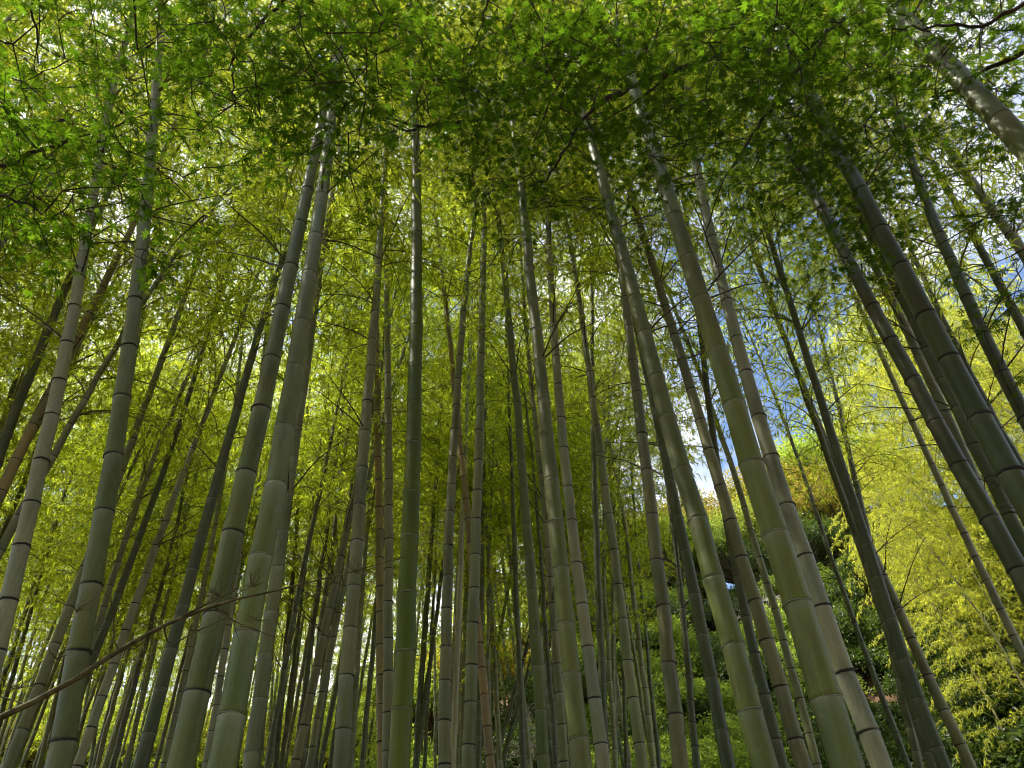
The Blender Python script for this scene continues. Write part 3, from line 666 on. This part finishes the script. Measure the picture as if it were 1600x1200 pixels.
for (px, py, dep, s, kind, i) in [(1080, 960, 33, 1.1, 'ochre', 0), (1130, 930, 36, 1.2, 'ochre', 0), (1190, 930, 35, 1.1, 'ochre', 1), (1250, 940, 33, 1.15, 'ochre', 0), (1310, 930, 31, 1.2, 'ochre', 1), (1020, 940, 36, 1.2, 'green', 0),
                                  (960, 960, 38, 1.2, 'green', 1), (1360, 900, 32, 1.2, 'green', 0), (890, 980, 40, 1.2, 'ochre', 0), (1220, 1010, 28, .9, 'green', 0), (1290, 1010, 26, .7, 'green', 1), (1060, 1040, 28, .9, 'green', 0),
                                  (800, 1000, 40, 1.7, 'green', 0), (700, 1000, 40, 1.7, 'green', 1), (600, 1010, 38, 1.6, 'ochre', 1), (480, 1010, 38, 1.7, 'green', 0), (360, 1010, 38, 1.6, 'green', 1), (240, 1010, 36, 1.6, 'ochre', 0), (540, 1010, 34, 1.3, 'green', 0), (420, 1010, 34, 1.3, 'ochre', 0), (300, 1010, 34, 1.3, 'green', 0), (180, 1010, 34, 1.3, 'green', 0), (660, 1010, 35, 1.3, 'green', 0), (750, 1010, 35, 1.3, 'ochre', 1),
                                  (120, 1010, 36, 1.6, 'green', 0), (20, 1010, 36, 1.6, 'green', 1), (-80, 1010, 34, 1.6, 'green', 0), (60, 1010, 33, 1.3, 'ochre', 0), (-30, 1010, 33, 1.3, 'green', 0),
                                  (1100, 900, 31, .9, 'green', 0), (1150, 890, 30, .85, 'green', 0), (1200, 880, 31, .9, 'ochre', 1), (1040, 890, 32, .9, 'ochre', 0), (1260, 890, 30, .9, 'ochre', 1), (990, 900, 33, 1, 'green', 0), (1330, 870, 29, .9, 'ochre', 1)]:
    lab = 'yellow-ochre crowned tree on the sunny ridge behind the grove' if kind == 'ochre' else ('light green broadleaf tree on the hill behind the grove' if i == 0 else 'dark evergreen tree on the hill behind the grove')
    plant(kind, px, py, s, lab, 'trees on the hill', 'tree', 'tree', i, dep)

# unseen trees added behind the viewpoint to shade the grove from that side
for q, (x, y, s, i) in enumerate([(-3.5, -8.5, 2.2, 1), (.5, -6.5, 2.0, 0), (4.5, -5.0, 2.1, 1), (9.0, -4.5, 2.0, 0), (-8.5, -9, 2.2, 0), (3, -11, 2.6, 1), (8.5, -8, 2.5, 0), (14.0, -6.0, 2.5, 1)]):
    e = link('tree', None, None, (x, y, float(ground_z(x, y)) - .05), label='unseen broadleaf tree added behind the viewpoint to shade the grove', category='tree', group='unseen trees added for shade'); e.empty_display_size = .2
    e.scale = (s, s, s); e.rotation_euler = (0, 0, q * 1.7)
    link('trunk', SHADE_TREE[0], e); link('crown', SHADE_TREE[1], e)

# fern with arching fronds at the foot of the bank
def frond_fern(px, py, s, label):
    p = ground_hit(px, py)
    if p is None: return
    e = link('fern', None, None, p - Vector((0, 0, .03)), label=label, category='fern'); e.empty_display_size = .1
    rr = np.random.default_rng(int(px))
    for i in range(13):
        az = i * 2.4 + rr.normal(0, .2); L = s * rr.uniform(.8, 1.2); g = Geo(); pts = [np.zeros(3)]; el = rr.uniform(.9, 1.3)
        for q in range(10):
            pts.append(pts[-1] + np.array([math.cos(az) * math.cos(el), math.sin(az) * math.cos(el), math.sin(el)]) * L / 10); el -= .19
        pts = np.array(pts); g.tube(pts, np.linspace(.006, .002, 11) * s, 3, 0)
        t = unit(np.gradient(pts, axis=0)); sv = unit(np.cross(t, [0, 0, 1.]))
        f = np.linspace(.15, .98, 34); pos = np.stack([np.interp(f * 10, np.arange(11), pts[:, c]) for c in range(3)], -1)
        tt = np.stack([np.interp(f * 10, np.arange(11), t[:, c]) for c in range(3)], -1); s2 = np.stack([np.interp(f * 10, np.arange(11), sv[:, c]) for c in range(3)], -1)
        ln = .26 * s * np.sin(np.clip(f * 1.05, 0, 1) * math.pi) ** .6 + .02
        for sg in (1, -1):
            g.leaves(pos, s2 * sg + tt * .55 - np.array([0, 0, .2]), tt, ln, ln * .13, 1)
        link('frond', g.mesh('fern_frond', [M_TWIG, M_LIGHT]), e)
frond_fern(1520, 1175, 1.5, 'arching fern with long narrow fronds under the golden bamboo')
frond_fern(1480, 1205, 1.2, 'smaller bright fern at the foot of the bank')

# bleached dead shrubs
def dead_shrub(px, py, depth, s, label):
    p = at(px, py, depth); gz = float(ground_z(p.x, p.y)); rr = np.random.default_rng(int(px)); g = Geo()
    h = max(p.z - gz, .5)
    g.tube([(0, 0, -.1), (.03, .02, h * .5), (0, 0, h * .85)], [.03, .022, .016], 6)
    def grow(o, d, L, r, lv):
        pts = [o]
        for q in range(5):
            d = unit(d + rr.normal(0, .28, 3)); pts.append(pts[-1] + d * L / 5)
        g.tube(pts, np.linspace(r, r * .45, 6), 4)
        if lv:
            for q in range(5): grow(pts[1 + q % 5], unit(d + rr.normal(0, .9, 3)), L * .6, r * .55, lv - 1)
    for q in range(6): grow(np.array([0, 0, h * .8]), unit(rr.normal(0, 1, 3) + [0, 0, .3]), s, .012 * s + .004, 2)
    e = link('dead_shrub', g.mesh('dead_shrub', [M_DEAD]), None, (p.x, p.y, gz), label=label, category='shrub')
dead_shrub(1185, 915, 24, .9, 'bleached bare twig tangle on the sunny hillside')
dead_shrub(838, 1120, 17, .8, 'pale tangle of dead twigs low behind the mid-grove culms')

# ------------------------------------------------------------------ bare brown branch reaching into the grove
g = Geo()
path = [(-330, 1500, 1.75), (-200, 1270, 1.72), (-60, 1150, 1.70), (0, 1121, 1.70), (52, 1097, 1.72), (120, 1060, 1.74), (172, 1025, 1.76), (213, 1001, 1.78), (261, 975, 1.80), (309, 956, 1.82), (344, 944, 1.84), (378, 934, 1.86), (413, 927, 1.88), (474, 912, 1.91), (536, 897, 1.95), (590, 882, 1.98), (640, 868, 2.0)]
P = [at(*q) for q in path]
foot = Vector((P[0].x - .25, P[0].y - .1, float(ground_z(P[0].x - .25, P[0].y - .1)) - .1))
org = foot.copy()
P = [foot] + P
g.tube([p - org for p in P], [.017, .015, .0125, .0092, .0075, .0070, .0064, .0058, .0052, .0047, .0042, .0038, .0033, .0028, .0023, .0017, .0012, .0007], 8)
rr = np.random.default_rng(4)
def px_tube(pl, d, r0, r1, wig=0.0):
    pts = [at(x, y, d) - org + Vector(rr.normal(0, wig, 3)) for x, y in pl]; g.tube(pts, np.linspace(r0, r1, len(pts)), 5); return pts
px_tube([(260, 975), (257, 985), (262, 1003), (272, 1006), (300, 990), (340, 972), (360, 962)], 1.80, .0028, .0008)
px_tube([(187, 1018), (178, 1000), (177, 975), (180, 958), (172, 938), (165, 925)], 1.77, .0028, .0008)
px_tube([(180, 958), (186, 948), (193, 938)], 1.77, .0014, .0006)
px_tube([(275, 968), (310, 950), (340, 935), (360, 925), (390, 912)], 1.81, .003, .0008)
px_tube([(335, 948), (352, 962), (378, 976), (405, 986), (430, 996)], 1.84, .0026, .0008)
px_tube([(62, 1092), (40, 1100), (0, 1088), (-40, 1086)], 1.72, .002, .001)
px_tube([(366, 970), (368, 985), (374, 1004)], 1.84, .0012, .0005)
for (cx, cy, d, nn, L) in [(341, 932, 1.84, 16, 26), (396, 915, 1.86, 13, 24), (360, 925, 1.84, 8, 20), (150, 1045, 1.75, 8, 30), (215, 1010, 1.78, 8, 25), (395, 968, 1.86, 8, 22), (300, 985, 1.81, 7, 22), (120, 955, 1.77, 7, 30), (475, 915, 1.91, 6, 25), (560, 895, 1.96, 8, 36), (30, 1075, 1.71, 9, 34), (90, 1030, 1.74, 8, 30)]:
    for q in range(nn):
        a = rr.uniform(-.3, math.pi + .3); l = L * rr.uniform(.5, 1.3); x, y = cx, cy; pl = [(x, y)]
        for s_ in range(4):
            a += rr.normal(0, .25); x += math.cos(a) * l / 4; y -= math.sin(a) * l / 4; pl.append((x, y))
        px_tube(pl, d, .0011, .0003, .002)
link('bare_branch_shrub', g.mesh('bare_branch_shrub', [M_DRY]), None, org, label='long bare brown branch with fine twigs slanting across the grove front', category='shrub')

# ------------------------------------------------------------------ maples overhead
def maple_leaf():
    """seven pointed lobes, four corners each"""
    v = [(0, 0, 0)]; f = []
    for ang, ln in zip((-128, -86, -43, 0, 43, 86, 128), (.42, .72, .92, 1.0, .92, .72, .42)):
        a = math.radians(ang); d = np.array([math.sin(a), math.cos(a)]); s_ = np.array([d[1], -d[0]]); n = len(v)
        for t, wd, z in ((.40, .115, .03), (1.0, 0, -.10), (.40, -.115, .03)):
            q = d * t * ln + s_ * wd * (.6 + .4 * ln); v.append((q[0], q[1], z * ln))
        f.append((0, n, n + 1, n + 2))
    v = np.array(v) * .62; v[:, 1] += .12
    return v, np.array(f)
ML_V, ML_F = maple_leaf()
ML_MESH = mesh_np('maple_leaf', ML_V, [ML_F], [M_MAPLE])

def inside(x, y, poly):
    c = False; j = len(poly) - 1
    for i in range(len(poly)):
        if (poly[i][1] > y) != (poly[j][1] > y) and x < (poly[j][0] - poly[i][0]) * (y - poly[i][1]) / (poly[j][1] - poly[i][1]) + poly[i][0]: c = not c
        j = i
    return c

def maple(label, foot, limbs, areas, seed, single):
    r = np.random.default_rng(seed); org = Vector((foot[0], foot[1], float(ground_z(foot[0], foot[1])) - .1)); gw = Geo()
    nodes_ = []; trunk_top = Vector(foot[2])
    gw.tube([(0, 0, 0), Vector((.1, .05, trunk_top.z * .4)), trunk_top - org], [.16, .12, .10], 10)
    for pl, r0, r1, hang in limbs:
        pts = [at(*q) for q in pl]
        if hang:
            w0 = at(pl[0][0], -520, pl[0][2] * .75) if pl[0][1] < 60 else pts[0].lerp(trunk_top, .4)
            pts = [trunk_top, trunk_top.lerp(w0, .5) + Vector((0, 0, .1)), w0] + pts
        n = len(pts); fine = []
        for i in range(n - 1):
            for t in np.linspace(0, 1, 5)[:-1]: fine.append(pts[i].lerp(pts[i + 1], t) + Vector(r.normal(0, .006, 3)))
        fine.append(pts[-1]); rad = np.linspace(r0, r1, len(fine)) if not hang else np.concatenate([np.linspace(max(.05, r0 * 1.3), r0, 12), np.linspace(r0, r1, len(fine) - 12)])
        gw.tube([p - org for p in fine], rad, 7)
        nodes_ += [np.array(p) for p in fine]
    # sprays of leaves, each tied to the closest wood
    C = []
    for poly, n, d0, d1 in areas:
        n = int(n * 1.3)
        xs = [p[0] for p in poly]; ys = [p[1] for p in poly]; k = 0
        while k < n:
            if k % 6 == 0:
                x, y = r.uniform(min(xs), max(xs)), r.uniform(min(ys), max(ys))
                if not inside(x, y, poly): continue
                c0 = np.array(at(x, y, r.uniform(d0, d1))); slope = r.normal(0, .18, 2)
            o2 = r.normal(0, .25, 2); C.append(c0 + np.array([o2[0], o2[1], o2 @ slope + r.normal(0, .03)])); k += 1
    C = np.array(C); W = np.array(nodes_); done = np.zeros(len(C), bool)
    dist = np.linalg.norm(C[:, None] - W[None], axis=2); near = dist.argmin(1); best = dist.min(1); anchor = W[near]
    LV, single_m = [], []
    for _ in range(len(C)):
        i = int(np.where(done, 1e9, best).argmin()); done[i] = True
        a, c = anchor[i], C[i]
        mid = a * .45 + c * .55 + r.normal(0, .05, 3) * min(1, best[i]); L = np.linalg.norm(c - a)
        gw.tube([Vector(a) - org, Vector(mid) - org, Vector(c) - org], [.003 + .004 * min(1, L), .003, .0022], 4)
        d2 = np.linalg.norm(C - c, axis=1); upd = (~done) & (d2 < best); best[upd] = d2[upd]; anchor[upd] = c
        # flat spray: a twig with paired leaves
        az = math.atan2(c[1] - a[1], c[0] - a[0]) + r.normal(0, .5); sl = r.uniform(-.25, .05)
        for tw in range(3):
            az2 = az + (tw - 1) * .75 + r.normal(0, .15); dr = np.array([math.cos(az2) * math.cos(sl), math.sin(az2) * math.cos(sl), math.sin(sl)])
            tl = r.uniform(.12, .26); gw.tube([Vector(c) - org, Vector(c + dr * tl) - org], [.002, .001], 3)
            sv = np.array([-dr[1], dr[0], 0])
            for q in range(3):
                for sg in ((-1, 1) if q < 2 else (0,)):
                    b = c + dr * tl * (.35 + .325 * q) + r.normal(0, .012, 3)
                    ld = unit(dr * (1.0 if sg == 0 else .55) + sv * sg * .9 + np.array([0, 0, r.uniform(-.5, .05)]) + r.normal(0, .15, 3))
                    up = unit(np.array([0, 0, 1.0]) + r.normal(0, .38, 3)); sx = unit(np.cross(ld, up)); up = np.cross(sx, ld)
                    s_ = r.uniform(.040, .084)
                    LV.append((b, sx, ld, up, s_))
    # leaves that show largest become parts of their own
    sc = [(LV[i][4] / max(project(LV[i][0])[2], .3), i) for i in range(len(LV)) if -20 < project(LV[i][0])[0] < 1620 and -20 < project(LV[i][0])[1] < 700]
    sc.sort(reverse=True); own = set(i for _, i in sc[:single])
    e = link('maple_tree', None, None, org, label=label, category='tree'); e.empty_display_size = .2
    V, F, n = [], [], 0
    for i, (b, sx, ld, up, s_) in enumerate(LV):
        M3 = np.stack([sx, ld, up], 1) * s_; bl = b - np.array(org)
        if i in own:
            M4 = np.eye(4); M4[:3, :3] = M3; M4[:3, 3] = bl; link('leaf', ML_MESH, e, mat=Matrix(M4.tolist()))
        else:
            V.append(ML_V @ M3.T + bl); F.append(ML_F + n); n += len(ML_V)
    link('trunk', gw.mesh('maple_trunk', [M_BARK]), e)
    link('crown', mesh_np('maple_crown', np.concatenate(V), [np.concatenate(F)], [M_MAPLE]), e, kind='stuff')

maple('Japanese maple spreading bright green star-shaped leaves over the grove centre', (3.6, -.6, (3.3, -.2, 4.0)), [
    ([(1420, -110, 5.4), (1330, -40, 5.6), (1280, 0, 5.8), (1205, 40, 6.0), (1110, 90, 6.2), (1000, 130, 6.4), (940, 160, 6.5), (870, 170, 6.6), (800, 181, 6.7), (700, 193, 6.8), (655, 198, 6.85), (600, 184, 6.9), (568, 175, 6.9)], .036, .008, True),
    ([(655, 198, 6.85), (640, 207, 6.9), (610, 192, 6.95), (578, 178, 7.0)], .014, .006, False),
    ([(1330, -40, 5.2), (1280, 80, 5.0), (1242, 113, 5.0), (1208, 168, 5.0), (1184, 196, 5.0), (1157, 241, 5.0), (1126, 296, 5.0), (1102, 364, 5.0)], .018, .003, False),
    ([(1060, -80, 5.2), (985, -60, 5.0), (927, 0, 4.9), (903, 52, 4.9), (886, 103, 4.9), (858, 162, 4.9), (834, 223, 4.9)], .016, .004, True),
    ([(1000, 130, 6.0), (948, 151, 5.6), (903, 196, 5.5), (889, 223, 5.4), (869, 258, 5.4), (852, 285, 5.4), (824, 290, 5.4)], .016, .004, False),
    ([(1720, -30, 3.6), (1600, 7, 3.7), (1531, 41, 3.8), (1462, 41, 3.9), (1394, 45, 4.0)], .014, .004, True),
    ([(1660, 60, 4.8), (1545, 107, 4.9), (1490, 141, 5.0), (1456, 151, 5.0)], .018, .006, True),
    ([(1040, 120, 4.6), (1001, 155, 4.6), (948, 186, 4.6)], .010, .003, False),
    ([(760, -60, 4.6), (762, 0, 4.6), (750, 40, 4.7), (735, 80, 4.7)], .008, .003, True),
    ([(1208, 168, 5.0), (1240, 160, 5.0), (1262, 150, 5.0)], .008, .003, False),
    ([(1720, 300, 4.6), (1640, 370, 4.5), (1580, 400, 4.5)], .012, .004, True),
], [
    ([(900, 10), (1080, -20), (1240, -20), (1250, 120), (1180, 190), (1080, 170), (960, 170), (880, 130)], 150, 3.9, 5.2),
    ([(560, -30), (900, -30), (900, 130), (780, 170), (640, 130), (560, 60)], 95, 4.6, 6.0),
    ([(660, 120), (960, 130), (960, 330), (820, 330), (700, 260)], 70, 5.2, 6.6),
    ([(1220, -30), (1620, -30), (1620, 120), (1480, 170), (1290, 270), (1200, 200)], 140, 3.8, 5.2),
    ([(1120, 170), (1320, 180), (1300, 330), (1180, 330), (1060, 260)], 45, 4.6, 5.6),
    ([(1280, 250), (1420, 180), (1440, 330), (1330, 420), (1290, 380)], 28, 5.0, 5.8),
    ([(1540, 290), (1640, 270), (1640, 490), (1560, 470), (1535, 400)], 26, 4.2, 4.8),
    ([(1500, 80), (1640, 60), (1640, 200), (1560, 180)], 16, 4.0, 4.8),
], 21, 220)
maple('Japanese maple with thin dark limbs and loose leaves at the grove edge', (-4.4, -.6, (-3.9, -.3, 3.4)), [
    ([(-160, 330, 3.4), (-60, 290, 3.5), (0, 262, 3.6), (62, 234, 3.7), (113, 220, 3.8), (165, 223, 3.9), (206, 237, 4.0), (275, 268, 4.1)], .014, .003, True),
    ([(62, 234, 3.7), (138, 210, 3.8), (193, 193, 3.9), (237, 175, 4.0)], .007, .002, False),
    ([(-140, 250, 4.2), (0, 214, 4.3), (52, 199, 4.4), (107, 186, 4.5)], .020, .010, True),
    ([(480, -110, 4.2), (440, 0, 4.2), (406, 38, 4.2), (371, 72, 4.2), (363, 96, 4.2), (364, 137, 4.2), (370, 172, 4.2)], .012, .003, True),
    ([(520, -80, 4.4), (516, 10, 4.4), (516, 69, 4.4), (550, 131, 4.5)], .008, .002, True),
    ([(40, -80, 3.6), (52, 0, 3.6), (57, 58, 3.7), (60, 100, 3.7)], .008, .003, True),
    ([(200, -60, 4.0), (213, 62, 4.0), (227, 120, 4.0), (236, 160, 4.0)], .007, .002, True),
    ([(-120, 280, 3.0), (0, 302, 3.0), (52, 320, 3.1), (72, 340, 3.1)], .008, .002, True),
], [
    ([(-40, -30), (330, -30), (320, 110), (180, 140), (-40, 150)], 60, 3.4, 4.8),
    ([(-40, 130), (170, 140), (130, 300), (-40, 320)], 34, 3.0, 4.2),
    ([(-40, 290), (130, 300), (100, 420), (30, 450), (-40, 450)], 15, 2.8, 3.8),
    ([(250, 20), (520, 0), (560, 140), (450, 250), (330, 230), (250, 120)], 62, 3.8, 4.8),
    ([(290, -20), (560, -20), (560, 80), (330, 80)], 26, 3.4, 4.6),
    ([(130, 200), (300, 220), (280, 300), (150, 320)], 12, 3.6, 4.4),
    ([(420, 80), (600, 60), (590, 190), (460, 190)], 22, 4.2, 5.0),
], 33, 150)
